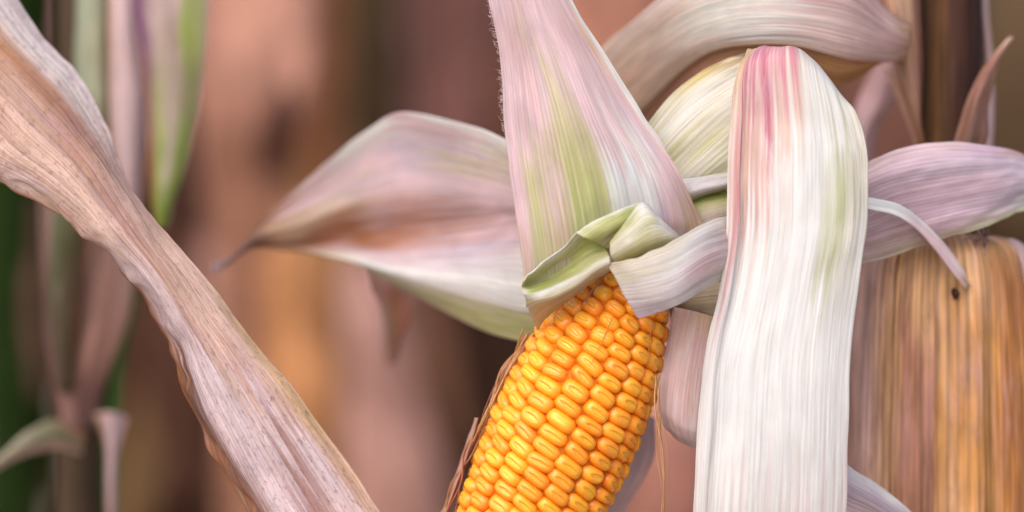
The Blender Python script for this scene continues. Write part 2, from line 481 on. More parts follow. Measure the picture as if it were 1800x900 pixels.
# folded husk: rises behind, bends over at the top and falls white in front
def wrows(cx):  # across positions of the falling half: a narrow turned-back margin on the left
    return cx
fr = [0.0, 0.07, 0.13, 0.33, 0.56, 0.80, 1.0]
dd = [0.55, 0.10, 0.32, -0.15, -0.35, -0.15, 0.5]
def front_row(y0, y1, xl, xr, d0, k=1.0, ym=0):
    return [(xl + (xr - xl) * f, y0 + (y1 - y0) * f + ym * math.sin(math.pi * f), d0 + q * k) for f, q in zip(fr, dd)]
rows = [
    [(1085, 290, 1.0), (1100, 315, .7), (1112, 335, .5), (1135, 360, .3), (1160, 380, .3), (1195, 405, .4), (1230, 420, .8)],
    [(1138, 222, .9), (1150, 238, .5), (1163, 256, .2), (1195, 290, -.1), (1225, 315, -.2), (1262, 340, .1), (1300, 360, .6)],
    [(1195, 155, .9), (1210, 172, .5), (1226, 190, .1), (1262, 225, -.2), (1295, 255, -.3), (1330, 285, 0), (1370, 310, .6)],
    [(1255, 115, .6), (1272, 128, .3), (1292, 144, 0), (1328, 172, -.3), (1362, 200, -.3), (1400, 230, -.1), (1440, 260, .3)],
    [(1308, 93, 0), (1322, 99, -.2), (1340, 107, -.3), (1370, 124, -.5), (1400, 142, -.5), (1435, 165, -.4), (1470, 200, -.2)],
    [(1316, 90, -.8), (1326, 87, -.9), (1340, 85, -1.0), (1368, 85, -1.1), (1398, 91, -1.1), (1428, 112, -1.0), (1462, 160, -.8)],
    [(1296, 122, -1.6), (1306, 116, -1.9), (1320, 112, -1.9), (1358, 104, -2.2), (1402, 108, -2.2), (1452, 142, -2.0), (1492, 186, -1.5)],
    front_row(200, 236, 1286, 1518, -2.2, .9), front_row(300, 300, 1281, 1527, -2.35), front_row(410, 395, 1279, 1525, -2.4),
    front_row(520, 500, 1262, 1508, -2.4), front_row(640, 620, 1236, 1496, -2.4), front_row(780, 770, 1226, 1492, -2.4),
    front_row(920, 910, 1217, 1488, -2.2), front_row(1080, 1070, 1215, 1470, -1.8, .8), front_row(1240, 1230, 1260, 1440, -1.2, .6), front_row(1400, 1400, 1335, 1350, -.6, .1)]
W2 = (240, 240, 240)
cols = [
    [GREEN, GREEN, CREAM, GREEN, CREAM, CREAM, CREAM, CREAM],
    [CREAM, (236, 228, 190), CREAM, (222, 220, 170), CREAM, GREEN, CREAM, CREAM],
    [(230, 214, 150), CREAM, WHITE, CREAM, (222, 220, 170), CREAM, CREAM, CREAM],
    [(222, 196, 120), CREAM, CREAM, CREAM, CREAM, CREAM, CREAM, CREAM],
    [(214, 180, 110), (222, 200, 150), CREAM, CREAM, CREAM, CREAM, CREAM, CREAM],
    [(205, 165, 90), (214, 160, 120), (210, 150, 130), (214, 130, 140), (216, 150, 160), (225, 205, 190), CREAM, CREAM],
    [(225, 190, 150), (222, 180, 160), (208, 120, 140), (206, 120, 145), (222, 150, 165), (230, 222, 210), WHITE, (228, 215, 190)],
    [(232, 205, 190), (208, 134, 150), (222, 168, 164), (212, 140, 156), (228, 200, 186), WHITE, W2, (226, 214, 196)],
    [(230, 196, 186), (210, 134, 138), (226, 186, 164), (222, 178, 172), (236, 226, 220), W2, (214, 212, 190), (222, 216, 200)],
    [(236, 220, 214), (208, 134, 134), (220, 168, 164), (236, 224, 220), W2, W2, (200, 204, 160), (226, 220, 205)],
    [W2, (222, 170, 175), W2, W2, W2, W2, (206, 206, 168), (230, 226, 214)],
    [W2, (226, 206, 210), W2, W2, W2, W2, W2, W2], [W2] * 8, [W2, W2, (234, 228, 226), W2, W2, W2, W2, W2],
    [(232, 222, 222)] * 8, [(228, 214, 214)] * 8, [ROSE] * 8, [ROSE] * 8]
o = sheet('husk_leaf', rows, cols, M_WHITE, ear, nu=160, nv=170, flat=.42, vein=0.07, vpc=6, wr=0.6, wrc=(14, 7), ripple=[(.42, .05, .5, 9), (.72, .04, .5, 8)])
o['label'] = 'white husk leaf folded over at its magenta blushed top and hanging straight down'

# upright pink husk leaf
rows = [
    [(926, 540, -.9), (975, 520, -1.3), (1030, 492, -1.5), (1100, 450, -1.5), (1165, 430, -1.3), (1212, 420, -1.1), (1240, 415, -.9)],
    [(914, 430, -1.1), (965, 425, -1.6), (1030, 410, -1.9), (1100, 392, -1.8), (1165, 380, -1.5), (1204, 378, -1.35), (1226, 378, -.9)],
    [(897, 315, -1.0), (945, 310, -1.6), (1010, 302, -1.9), (1080, 297, -1.8), (1138, 295, -1.5), (1170, 296, -1.5), (1190, 298, -1.4)],
    [(886, 205, -.9), (930, 203, -1.4), (985, 201, -1.7), (1040, 200, -1.6), (1085, 199, -1.3), (1108, 199, -1.3), (1130, 201, -1.2)],
    [(878, 100, -.8), (915, 100, -1.2), (955, 100, -1.4), (1000, 100, -1.3), (1035, 100, -1.0), (1052, 101, -1.05), (1070, 103, -1.0)],
    [(859, 0, -.8), (892, 0, -1.1), (925, 0, -1.2), (958, 0, -1.1), (980, 0, -.9), (993, 0, -.9), (1006, 2, -.8)],
    [(842, -120, -.6), (870, -120, -.8), (892, -120, -.9), (915, -120, -.8), (935, -120, -.6), (945, -120, -.6), (950, -120, -.4)],
    [(850, -300, 0), (856, -300, 0), (862, -300, -.1), (868, -300, -.1), (874, -300, 0), (878, -300, 0), (880, -300, 0)]]
P1 = (234, 206, 212); P2 = (228, 194, 196)
cols = [
    [(214, 204, 170), (214, 214, 160), (214, 200, 170), (214, 214, 160), WHITE, LILAC, (222, 205, 190), PEACH, PEACH],
    [P2, (214, 214, 160), (218, 196, 170), (196, 202, 132), WHITE, LILAC, P2, (224, 200, 170), PEACH],
    [P1, (210, 208, 150), P1, (206, 208, 140), (232, 236, 238), WHITE, P1, P1, P2],
    [P1, P1, (220, 205, 175), (214, 206, 160), P1, WHITE, LILAC, P1, WHITE],
    [P1, P2, P1, (222, 208, 180), P1, P1, P1, P2, WHITE],
    [P1, P2, (224, 198, 186), P1, P1, P2, P1, PEACH, WHITE],
    [P1, P1, P2, P1, P1, P1, P1, P1, WHITE], [P2] * 9, [P2] * 9]
o = sheet('husk_leaf', rows, cols, M_HUSK, ear, nu=170, nv=100, flat=.42, vein=0.10, vpc=6, wr=0.5, wrc=(6, 4))
o['label'] = 'tall pink husk leaf standing upright with green streaks at its foot'

# rolled lip at the foot of the upright leaf
rows = [
    [(921, 494, -1.9), (918, 500, -1.6), (917, 506, -1.6), (919, 513, -2.0), (923, 520, -2.2), (930, 545, -1.6), (944, 580, -.2)],
    [(932, 480, -2.0), (930, 488, -1.4), (931, 500, -1.3), (935, 513, -2.2), (940, 519, -2.5), (946, 535, -2.3), (962, 558, -.4)],
    [(960, 458, -2.1), (962, 472, -1.2), (966, 490, -1.2), (968, 504, -2.2), (971, 511, -2.7), (976, 525, -2.6), (990, 534, -.8)],
    [(994, 431, -2.2), (1000, 450, -1.3), (1004, 470, -1.3), (1007, 485, -2.3), (1010, 492, -2.8), (1014, 504, -2.7), (1021, 510, -1.3)],
    [(1018, 406, -2.3), (1032, 425, -1.5), (1040, 445, -1.5), (1043, 461, -2.4), (1045, 469, -2.9), (1047, 478, -2.8), (1050, 489, -1.8)],
    [(1052, 418, -2.3), (1060, 430, -1.7), (1066, 440, -1.7), (1070, 448, -2.5), (1072, 455, -2.9), (1073, 464, -2.8), (1074, 474, -2.1)]]
IN = (212, 218, 138)
cols = [[CREAM, IN, IN, CREAM, WHITE, (216, 206, 170), BEIGE], [WHITE, (220, 222, 160), (206, 202, 150), (176, 194, 90), WHITE, (222, 214, 180), BEIGE],
        [WHITE, (214, 212, 160), IN, (186, 190, 110), WHITE, (224, 216, 186), BEIGE], [WHITE, (205, 205, 130), IN, (210, 210, 150), CREAM, (228, 218, 190), BEIGE],
        [CREAM, (190, 200, 108), (190, 200, 108), (214, 214, 160), CREAM, CREAM, BEIGE]]
o = sheet('husk_lip', rows, cols, M_HUSK, ear, nu=70, nv=60, thick=.35, flat=.55, vein=0.04, wr=0.1)
o['label'] = 'rolled green lip of husk curling open just above the kernels'
rows = [
    [(1012, 410, -2.1), (1028, 418, -2.3), (1045, 425, -2.2), (1068, 436, -1.9)],
    [(1045, 388, -2.2), (1057, 398, -2.4), (1070, 408, -2.4), (1085, 420, -2.0)],
    [(1090, 368, -2.2), (1097, 377, -2.4), (1105, 388, -2.4), (1114, 402, -2.0)],
    [(1128, 354, -2.0), (1131, 360, -2.1), (1134, 368, -2.1), (1140, 380, -1.8)]]
o = sheet('husk_lip', rows, [[CREAM, GREEN, GREEN, CREAM], [WHITE, GREEN, (205, 206, 140), CREAM], [WHITE, DGREEN, GREEN, CREAM], [CREAM, GREEN, GREEN, CREAM]],
          M_HUSK, ear, nu=40, nv=40, thick=.4, vein=.05, wr=.15)
o['label'] = 'short green edged fold running up from the rolled lip'
rows = [
    [(1072, 425, -2.5), (1072, 442, -2.6), (1076, 458, -2.5), (1084, 475, -2.2)],
    [(1098, 392, -2.5), (1104, 418, -2.9), (1112, 440, -2.9), (1122, 465, -2.4)],
    [(1127, 357, -2.3), (1140, 392, -2.8), (1152, 422, -2.9), (1162, 448, -2.4)],
    [(1150, 372, -2.1), (1168, 396, -2.5), (1182, 415, -2.6), (1192, 436, -2.3)],
    [(1178, 400, -1.8), (1190, 410, -2.0), (1198, 420, -2.1), (1206, 430, -2.0)]]
o = sheet('husk_fold', rows, [[GREEN, CREAM, (212, 208, 160), GREEN], [GREEN, CREAM, (205, 202, 145), GREEN], [WHITE, (220, 216, 180), (205, 204, 150), GREEN], [WHITE, WHITE, CREAM, (205, 204, 150)], [WHITE, WHITE, CREAM, CREAM]],
          M_HUSK, ear, nu=50, nv=50, vein=.05, wr=.2)
# pale band wrapping across the head of the cob
rows = [
    [(1330, 350, -.5), (1330, 395, -1.0), (1330, 440, -1.1), (1322, 485, -.6)],
    [(1288, 374, -1.4), (1290, 412, -1.9), (1288, 450, -2.0), (1280, 488, -1.5)],
    [(1236, 394, -2.3), (1240, 430, -2.8), (1240, 470, -2.8), (1234, 511, -2.3)],
    [(1172, 430, -2.8), (1180, 465, -3.2), (1190, 505, -3.2), (1196, 533, -2.8)],
    [(1108, 456, -2.8), (1122, 482, -3.2), (1142, 520, -3.2), (1158, 549, -2.8)],
    [(1066, 464, -2.5), (1082, 490, -2.8), (1100, 525, -2.8), (1121, 560, -2.6)]]
LW = (228, 222, 226)
cols = [[CREAM, PINK, LW, BEIGE], [(232, 222, 205), (226, 200, 200), LW, CREAM], [WHITE, LW, PINK, LW], [CREAM, WHITE, LW, LW], [CREAM, (226, 218, 200), LW, LILAC], [BEIGE, CREAM, LW, LILAC]]
o = sheet('husk_leaf', rows, cols, M_HUSK, ear, nu=130, nv=70, flat=.42, vein=.10, vpc=7, wr=.25)
o['label'] = 'pale lilac husk band wrapped across the head of the cob'
# layers behind: between upright leaf and folded leaf
rows = [[(1170, 318, -.3), (1180, 338, -.7), (1192, 355, -.7), (1200, 368, -.3)], [(1225, 312, -.5), (1230, 326, -.95), (1236, 337, -.95), (1240, 346, -.5)],
        [(1300, 300, -.5), (1300, 312, -.9), (1300, 322, -.9), (1300, 330, -.5)]]
sheet('husk_leaf', rows, [[WHITE, WHITE, CREAM, GREEN], [WHITE, LW, WHITE, GREEN], [CREAM, LW, WHITE, DGREEN]], M_HUSK, ear, nu=40, nv=40, vein=.06, wr=.1)
rows = [[(1180, 350, -.2), (1190, 375, -.6), (1205, 410, -.7), (1210, 440, -.3)], [(1240, 338, -.3), (1243, 358, -.75), (1250, 390, -.8), (1255, 420, -.3)],
        [(1310, 322, -.3), (1310, 345, -.7), (1310, 370, -.7), (1310, 400, -.3)]]
sheet('husk_leaf', rows, [[DGREEN, GREEN, LW, BEIGE], [DGREEN, GREEN, (214, 200, 185), BEIGE], [DGREEN, GREEN, CREAM, BEIGE]], M_HUSK, ear, nu=50, nv=40, vein=.07, wr=.2)
# beige patch and pink husk between cob and white leaf
rows = [[(1150, 500, 0.6), (1170, 530, .7), (1180, 560, .9), (1175, 600, 1.3)], [(1210, 495, -.3), (1215, 530, -.5), (1222, 565, -.3), (1225, 610, .1)],
        [(1300, 470, -.8), (1300, 520, -1.0), (1300, 570, -.9), (1300, 620, -.4)]]
sheet('husk_leaf', rows, [[BEIGE] * 3, [(208, 196, 160), BEIGE, (205, 190, 160)], [BEIGE] * 3], M_HUSK, ear, nu=40, nv=40, vein=.06, wr=.2)
rows = [[(1184, 540, -.2), (1212, 545, -.9), (1240, 552, -1.0), (1280, 565, -.6)], [(1172, 600, -.3), (1200, 602, -1.1), (1232, 605, -1.2), (1275, 610, -.8)],
        [(1162, 660, -.5), (1190, 664, -1.25), (1222, 668, -1.3), (1270, 672, -.9)], [(1160, 712, -.5), (1184, 724, -1.2), (1216, 734, -1.3), (1265, 742, -.9)],
        [(1168, 748, -.3), (1190, 758, -.9), (1215, 766, -1.0), (1262, 775, -.7)], [(1182, 768, .1), (1200, 780, -.4), (1222, 788, -.5), (1262, 798, -.3)]]
sheet('husk_leaf', rows, [[P2, (214, 176, 164), PEACH, TAN], [P1, (220, 186, 178), ROSE, ROSE], [P1, P2, (214, 178, 172), ROSE], [LILAC, P1, P1, ROSE], [P1, LILAC, LILAC, P1]], M_WHITE, ear, line=.04, rag=.6, flat=.35, nu=60, nv=60, vein=.07, wr=.35)
# left husk leaf, folded along its length
def lrow(pts): return pts
rows = [
    [(985, 290, -.6), (985, 345, .2), (985, 400, .7), (985, 430, .9), (985, 470, .7), (985, 520, -.2), (985, 560, .3), (985, 585, .9)],
    [(925, 262, .8), (925, 320, 1.6), (925, 365, 2.0), (925, 382, 2.3), (925, 430, 1.8), (925, 527, .7), (928, 565, 1.2), (934, 602, 1.8)],
    [(840, 225, 2.9), (842, 290, 3.6), (843, 350, 3.9), (844, 391, 4.5), (844, 440, 3.9), (842, 508, 2.9), (846, 545, 3.4), (850, 580, 4.0)],
    [(716, 197, 4.6), (716, 265, 5.2), (715, 345, 5.4), (714, 408, 6.3), (712, 448, 5.5), (705, 482, 4.9), (715, 500, 5.3), (735, 520, 5.8)],
    [(655, 222, 5.4), (655, 285, 5.9), (652, 355, 6.0), (650, 417, 7.0), (650, 445, 6.3), (650, 468, 5.9), (655, 474, 6.1), (662, 482, 6.4)],
    [(595, 268, 6.1), (595, 318, 6.5), (593, 370, 6.5), (590, 424, 7.4), (592, 440, 6.9), (596, 455, 6.6), (600, 457, 6.8), (605, 459, 7.0)],
    [(525, 328, 6.8), (524, 355, 7.0), (522, 395, 7.0), (520, 430, 7.6), (521, 434, 7.4), (523, 438, 7.3), (524, 440, 7.4), (525, 442, 7.5)],
    [(468, 378, 7.3), (467, 392, 7.4), (466, 410, 7.4), (464, 431, 7.7), (464, 433, 7.7), (465, 434, 7.7), (465, 435, 7.7), (466, 436, 7.7)],
    [(432, 424, 7.6), (431, 428, 7.6), (431, 433, 7.6), (430, 438, 7.7), (430, 439, 7.7), (430, 440, 7.7), (431, 441, 7.7), (432, 442, 7.7)],
    [(398, 455, 7.8), (397, 458, 7.8), (397, 461, 7.8), (397, 464, 7.8), (397, 465, 7.8), (397, 466, 7.8), (398, 467, 7.8), (399, 468, 7.8)],
    [(374, 462, 7.9), (373, 466, 7.9), (373, 470, 7.9), (374, 474, 7.9), (374, 475, 7.9), (375, 476, 7.9), (376, 477, 7.9), (378, 478, 7.9)]]
YG = (206, 204, 160); BR = (176, 120, 84)
cols = [[CREAM, CREAM, P1, P1, P1, WHITE, YG, YG], [WHITE, (224, 214, 185), P1, P2, P1, WHITE, YG, GREEN], [WHITE, (226, 210, 190), P1, P2, LILAC, WHITE, YG, (196, 190, 130)],
        [PINK, LILAC, P1, (205, 150, 130), P1, WHITE, CREAM, YG], [WHITE, P1, P1, (190, 130, 100), P1, WHITE, CREAM, YG], [WHITE, P1, (226, 205, 190), (176, 112, 70), P1, CREAM, YG, YG],
        [P1, P2, (222, 190, 160), (160, 100, 64), BR, TAN, TAN, TAN], [TAN, BR, TAN, (140, 88, 66), BR, BR, BR, BR], [(120, 84, 78)] * 8, [(150, 120, 120)] * 8, [(220, 200, 210)] * 8]
o = sheet('husk_leaf', rows, cols, M_HUSK, ear, nu=120, nv=110, flat=.6, vein=.08, vpc=5, wr=.5, wrc=(7, 4))
o['label'] = 'wide pink husk leaf stretching left to a dark withered tip'
rows = [[(640, 470, 6.6), (690, 478, 6.2), (738, 498, 6.2)], [(650, 500, 9), (694, 508, 8.6), (732, 520, 9)], [(664, 535, 11.5), (694, 542, 11), (724, 548, 11.5)], [(670, 580, 13.5), (690, 582, 13), (710, 585, 13.5)], [(678, 640, 15), (684, 640, 15), (692, 640, 15)]]
o = sheet('husk_strip', rows, [[P2, P1, P2], [P2, (205, 150, 130), ROSE], [P1, TAN, (222, 160, 150)], [ROSE, TAN, ROSE]], M_PAPER, ear, nu=24, nv=40, wr=.4)
o['label'] = 'small withered strip dangling under the wide pink husk leaf'
# right mauve husk leaf
rows = [
    [(1440, 320, 0.70), (1440, 350, 0.30), (1440, 390, .9), (1440, 425, 0.40), (1440, 465, 0.90)],
    [(1510, 292, 0.80), (1510, 335, 0.30), (1510, 385, .9), (1510, 425, 0.40), (1512, 462, 1.00)],
    [(1570, 265, 1.00), (1572, 312, 0.50), (1575, 360, 0.40), (1578, 405, 0.60), (1582, 446, 1.20)],
    [(1652, 250, 1.30), (1660, 295, 0.80), (1665, 340, 0.70), (1670, 380, 0.90), (1676, 414, 1.40)],
    [(1735, 256, 1.60), (1745, 290, 1.10), (1750, 325, 1.00), (1752, 360, 1.20), (1755, 387, 1.70)],
    [(1782, 266, 1.90), (1795, 290, 1.60), (1800, 318, 1.50), (1800, 345, 1.70), (1800, 368, 2.00)],
    [(1850, 300, 2.50), (1858, 312, 2.30), (1862, 325, 2.30), (1864, 338, 2.40), (1864, 350, 2.60)], [(1910, 340, 3.30), (1911, 342, 3.30), (1912, 344, 3.30), (1913, 346, 3.30), (1914, 348, 3.30)]]
MV = (214, 186, 200); MV2 = (206, 178, 186)
cols = [[CREAM, MV, MV2, MV, BEIGE], [(222, 205, 195), MV, MV2, MV2, (205, 190, 165)], [P1, MV, MV, MV2, (206, 190, 165)], [P1, LILAC, MV, MV, (205, 195, 170)],
        [(205, 180, 200), (210, 190, 205), MV, LILAC, (190, 192, 150)], [(190, 150, 140), LILAC, LILAC, (214, 205, 220), (186, 192, 150)], [LILAC] * 5, [BEIGE] * 5]
o = sheet('husk_leaf', rows, cols, M_MAUVE, ear, nu=170, nv=90, flat=.3, vein=.12, vpc=8, wr=.7, wrc=(9, 6), edge=.3)
o['label'] = 'mauve husk leaf spreading right in front of the brown stalk'
# thin curled strip
c = [(1490, 352, -.2, 9), (1540, 360, -.1, 10), (1580, 371, .1, 10), (1618, 398, .6, 9), (1652, 434, .9, 10), (1682, 474, 1.2, 9), (1702, 505, 1.4, 5)]
rows = []
for i, (x, y, d, h) in enumerate(c):
    x0, y0 = c[max(i - 1, 0)][:2]; x1, y1 = c[min(i + 1, len(c) - 1)][:2]
    l = math.hypot(x1 - x0, y1 - y0); nx, ny = -(y1 - y0) / l, (x1 - x0) / l
    rows.append([(x - nx * h, y - ny * h, d + .10), (x, y, d - .02), (x + nx * h, y + ny * h, d - .12)])
o = sheet('husk_strip', rows, [[W2, W2, WHITE], [W2, WHITE, W2], [W2, WHITE, W2], [W2, P1, PINK], [PINK, P1, PINK], [P1, P1, P1], [TAN, BR, TAN]], M_WHITE, ear, nu=14, nv=50, vein=.04, wr=.1)
o['label'] = 'thin white strip of torn husk curling down to the right'
# husk leaf ends low down
rows = [[(1440, 760, -.4), (1440, 800, -.7), (1440, 850, -.5)], [(1490, 818, -.3), (1486, 850, -.6), (1480, 895, -.4)], [(1540, 850, .1), (1534, 878, -.2), (1528, 915, 0)], [(1598, 896, .7), (1590, 915, .5), (1580, 940, .7)], [(1650, 960, 1.2), (1648, 966, 1.2), (1644, 972, 1.2)]]
sheet('husk_leaf', rows, [[LILAC, P1, LILAC], [WHITE, LILAC, P1], [WHITE, LILAC, P2], [LILAC, P1, P1]], M_MAUVE, ear, nu=40, nv=40, vein=.08, wr=.2)
rows = [[(1090, 690, 2.8), (1120, 720, 2.2), (1150, 735, 2.8)], [(1060, 790, 3.2), (1105, 800, 2.6), (1148, 805, 3.2)], [(1020, 860, 3.6), (1065, 880, 3.0), (1110, 880, 3.6)], [(970, 940, 4), (1010, 960, 3.5), (1060, 960, 4)], [(920, 1040, 4.4), (935, 1050, 4.3), (950, 1050, 4.4)]]
sheet('husk_leaf', rows, [[MV, LILAC, P1], [MV, LILAC, P1], [MV, MV, P1], [MV, MV, MV]], M_MAUVE, ear, nu=30, nv=40, vein=.06, wr=.2)
# shank
pts = np.array([P(1118, 440, 0.2), P(1180, 425, .6), P(1300, 420, 2.2), P(1440, 400, 3.6), P(1560, 360, 4.8), P(1660, 330, 5.6)])
pts = cr(pts, 24)
V, F = tube_data(pts, np.interp(np.arange(24), [0, 3, 23], [0.007, 0.009, 0.007]), 16)
mesh_obj('shank', V, F, M_HUSK, ear, np.broadcast_to(lin((190, 170, 120)), (len(V), 3)), np.stack([V[:, 2] * 100, V[:, 0] * 100], -1))

def silk():
    b = Bag(); g = np.random.default_rng(21)
    def strand(ctrl, r, col, j=6):
        c = np.array([P(x + g.normal(0, j), y + g.normal(0, j), d + g.normal(0, .12)) for x, y, d in ctrl])
        p = cr(c, 40); V, F = tube_data(p, np.full(40, r) * np.linspace(1, .6, 40), 5)
        b.add(V, F, lin(col) * g.uniform(.75, 1.1))
    cs = [(196, 140, 90), (170, 105, 70), (215, 165, 110)]
    for i in range(8):
        strand([(930 + g.normal(0, 8), 590, .0), (886, 655, -.1), (858, 725, -.2), (828, 795, -.1), (800, 860, 0), (778 + g.normal(0, 12), 930, .1)], g.uniform(.00016, .00034), cs[i % 3], 6)
    for i in range(5):
        x = 1150 + g.uniform(-10, 22)
        strand([(1155, 660, -1.2), (1158, 720, -1.3), (x, 790, -1.1), (x + 4, 860, -.9), (x + g.normal(4, 10), 950, -.8)], g.uniform(.00014, .00026), (214, 165, 120), 3)
    for i in range(3):
        strand([(1064, 478, -1.6), (1045, 500, -1.55), (1034, 520, -1.6), (1028, 535, -1.62)], .00018, (205, 140, 110), 3)
    strand([(1078, 556, -1.9), (1062, 600, -2.05), (1040, 640, -2.15)], .00016, (222, 150, 90), 3)
    strand([(1150, 570, -1.4), (1142, 610, -1.5), (1146, 650, -1.5)], .00016, (222, 150, 90), 3)
    o = b.build('silk_threads', M_SILK, ear); o['kind'] = 'stuff'
    rows = [[(902, 632, .1), (899, 628, .3)], [(884, 662, -.1), (879, 657, .0)], [(872, 690, -.1), (867, 690, .1)], [(868, 710, -.1), (862, 706, 0)]]
    sheet('dry_chaff', rows, [[(205, 140, 110), TAN]] * 2, M_DRYHUSK, ear, nu=8, nv=24, wr=.2)
    rows = [[(842, 735, -.1), (838, 735, .1)], [(832, 772, -.2), (825, 770, .1)], [(815, 815, -.2), (807, 815, .1)], [(795, 870, -.1), (789, 868, .1)], [(775, 930, 0), (771, 930, .1)]]
    sheet('dry_chaff', rows, [[(190, 130, 110), TAN]] * 2, M_DRYHUSK, ear, nu=8, nv=30, wr=.4)
silk()
def hairs():
    b = Bag(); g = np.random.default_rng(31)
    ey = [-20, 0, 60, 100, 150, 205, 260, 315]; ex = [857, 859, 871, 878, 882, 886, 891, 897]; ed = [-.8, -.8, -.85, -.85, -.9, -.95, -1, -1]
    for i in range(110):
        y = g.uniform(-20, 250); x = np.interp(y, ey, ex); d = np.interp(y, ey, ed) * .8 - .3
        L = abs(g.normal(2.5, 2.5)) + 1.5
        p = cr(np.array([P(x + 3, y, d), P(x - L * .5, y - g.normal(1, 2), d + g.normal(0, .05)), P(x - L, y - g.normal(2, 3), d + g.normal(0, .1))]), 6)
        V, F = tube_data(p, np.linspace(.00007, .00003, 6), 3); b.add(V, F, lin((236, 214, 214)))
    o = b.build('husk_hairs', M_SILK, ear); o['kind'] = 'stuff'
hairs()

# ------------------------------------------------------------------ the stalk that carries the ear
plant = empty('maize_plant', (P(1670, 300, 6.2)[0], .062, 0), 'brown maize stalk behind the peeled ear with a pale leaf arching left', 'maize plant')
def stalk_mesh(name, px, d, r, cols_, parent, z0=-0.02, z1=2.1, py=300, nodes=(), lean=0.0, mat=None, n=20):
    x0 = P(px, py, d); zs = np.linspace(z0, z1, 90)
    V = []; C = []; cc = np.array([lin(c) for c in cols_]); m = len(cc)
    for z in zs:
        rr = r * (1.15 - 0.2 * (z / 2))
        for q in nodes: rr += r * 0.22 * math.exp(-((z - q) / 0.007) ** 2)
        for j in range(n):
            th = 2 * math.pi * j / n
            V.append((x0[0] + lean * (z - ZC) + rr * math.cos(th), x0[1] + rr * math.sin(th), z))
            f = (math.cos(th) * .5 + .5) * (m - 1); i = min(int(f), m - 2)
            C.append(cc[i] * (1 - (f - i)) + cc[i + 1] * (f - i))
    V = np.array(V)
    th = np.tile(np.arange(n), len(zs)) * 2 * math.pi / n
    uv = np.stack([np.abs(th - math.pi) * r * 100 * 1.0, V[:, 2] * 100], -1)
    F = grid_faces(len(zs), n, 0, True).tolist() + [tuple(range(n - 1, -1, -1)), tuple((len(zs) - 1) * n + j for j in range(n))]
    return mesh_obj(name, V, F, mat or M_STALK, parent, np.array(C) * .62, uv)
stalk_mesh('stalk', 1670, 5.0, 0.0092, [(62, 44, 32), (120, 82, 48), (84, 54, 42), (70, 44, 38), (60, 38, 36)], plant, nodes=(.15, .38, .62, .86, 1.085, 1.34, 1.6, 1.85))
# sheath on the left of the stalk
rows = [[(1510, -140, 3.90), (1540, -140, 3.30), (1580, -140, 3.20), (1620, -140, 3.60)], [(1538, -10, 3.90), (1562, -10, 3.20), (1590, -10, 3.20), (1618, -10, 3.70)],
        [(1556, 70, 4.10), (1576, 70, 3.40), (1598, 70, 3.40), (1620, 70, 3.80)], [(1578, 140, 4.30), (1592, 140, 3.70), (1606, 140, 3.70), (1620, 140, 4.00)],
        [(1600, 205, 4.50), (1608, 207, 4.00), (1614, 208, 4.00), (1620, 210, 4.20)], [(1618, 252, 4.60), (1620, 253, 4.30), (1622, 254, 4.30), (1624, 255, 4.40)]]
sheet('leaf_sheath', rows, [[TAN, (200, 150, 110), TAN, (130, 80, 50)], [(206, 160, 140), (200, 150, 118), TAN, (130, 80, 50)], [(200, 150, 130), TAN, (190, 140, 105), (140, 90, 60)], [(190, 135, 100), (195, 150, 120), (190, 140, 110), (140, 90, 65)], [BR] * 4],
      M_DRYHUSK, plant, nu=50, nv=50, vein=.1, wr=.3)
rows = [[(1722, -120, 6.2), (1732, -120, 5.9), (1742, -120, 6.6)], [(1722, 0, 6.0), (1730, 0, 5.7), (1736, 0, 6.4)], [(1728, 110, 5.9), (1738, 110, 5.6), (1746, 110, 6.3)], [(1726, 200, 5.8), (1738, 200, 5.5), (1746, 200, 6.1)], [(1690, 275, 5.6), (1720, 285, 5.3), (1742, 285, 5.9)]]
sheet('leaf_sheath', rows, [[(130, 84, 70), P1, ROSE], [BR, P1, TAN], [(130, 84, 70), ROSE, TAN], [TAN, P1, P2], [TAN, ROSE, P2]], M_DRYHUSK, plant, nu=24, nv=40, vein=.06, wr=.2)
rows = [[(1665, 290, 3.00), (1690, 290, 2.50), (1715, 290, 3.00)], [(1682, 235, 3.10), (1705, 240, 2.60), (1735, 240, 3.20)], [(1700, 180, 3.30), (1717, 185, 2.90), (1738, 185, 3.40)], [(1722, 130, 3.50), (1735, 135, 3.20), (1750, 135, 3.60)],
        [(1748, 92, 3.70), (1754, 97, 3.50), (1760, 100, 3.70)], [(1777, 63, 3.80), (1778, 64, 3.80), (1780, 66, 3.80)]]
sheet('leaf_blade', rows, [[(140, 96, 76), (96, 62, 50), (150, 105, 84)], [(150, 105, 82), (92, 60, 48), (160, 112, 90)], [(170, 122, 98), (110, 72, 58), (160, 112, 90)], [(180, 130, 105), (140, 96, 76), TAN], [(214, 180, 160)] * 3], M_DRYHUSK, plant, nu=30, nv=50, vein=.08, wr=.2)
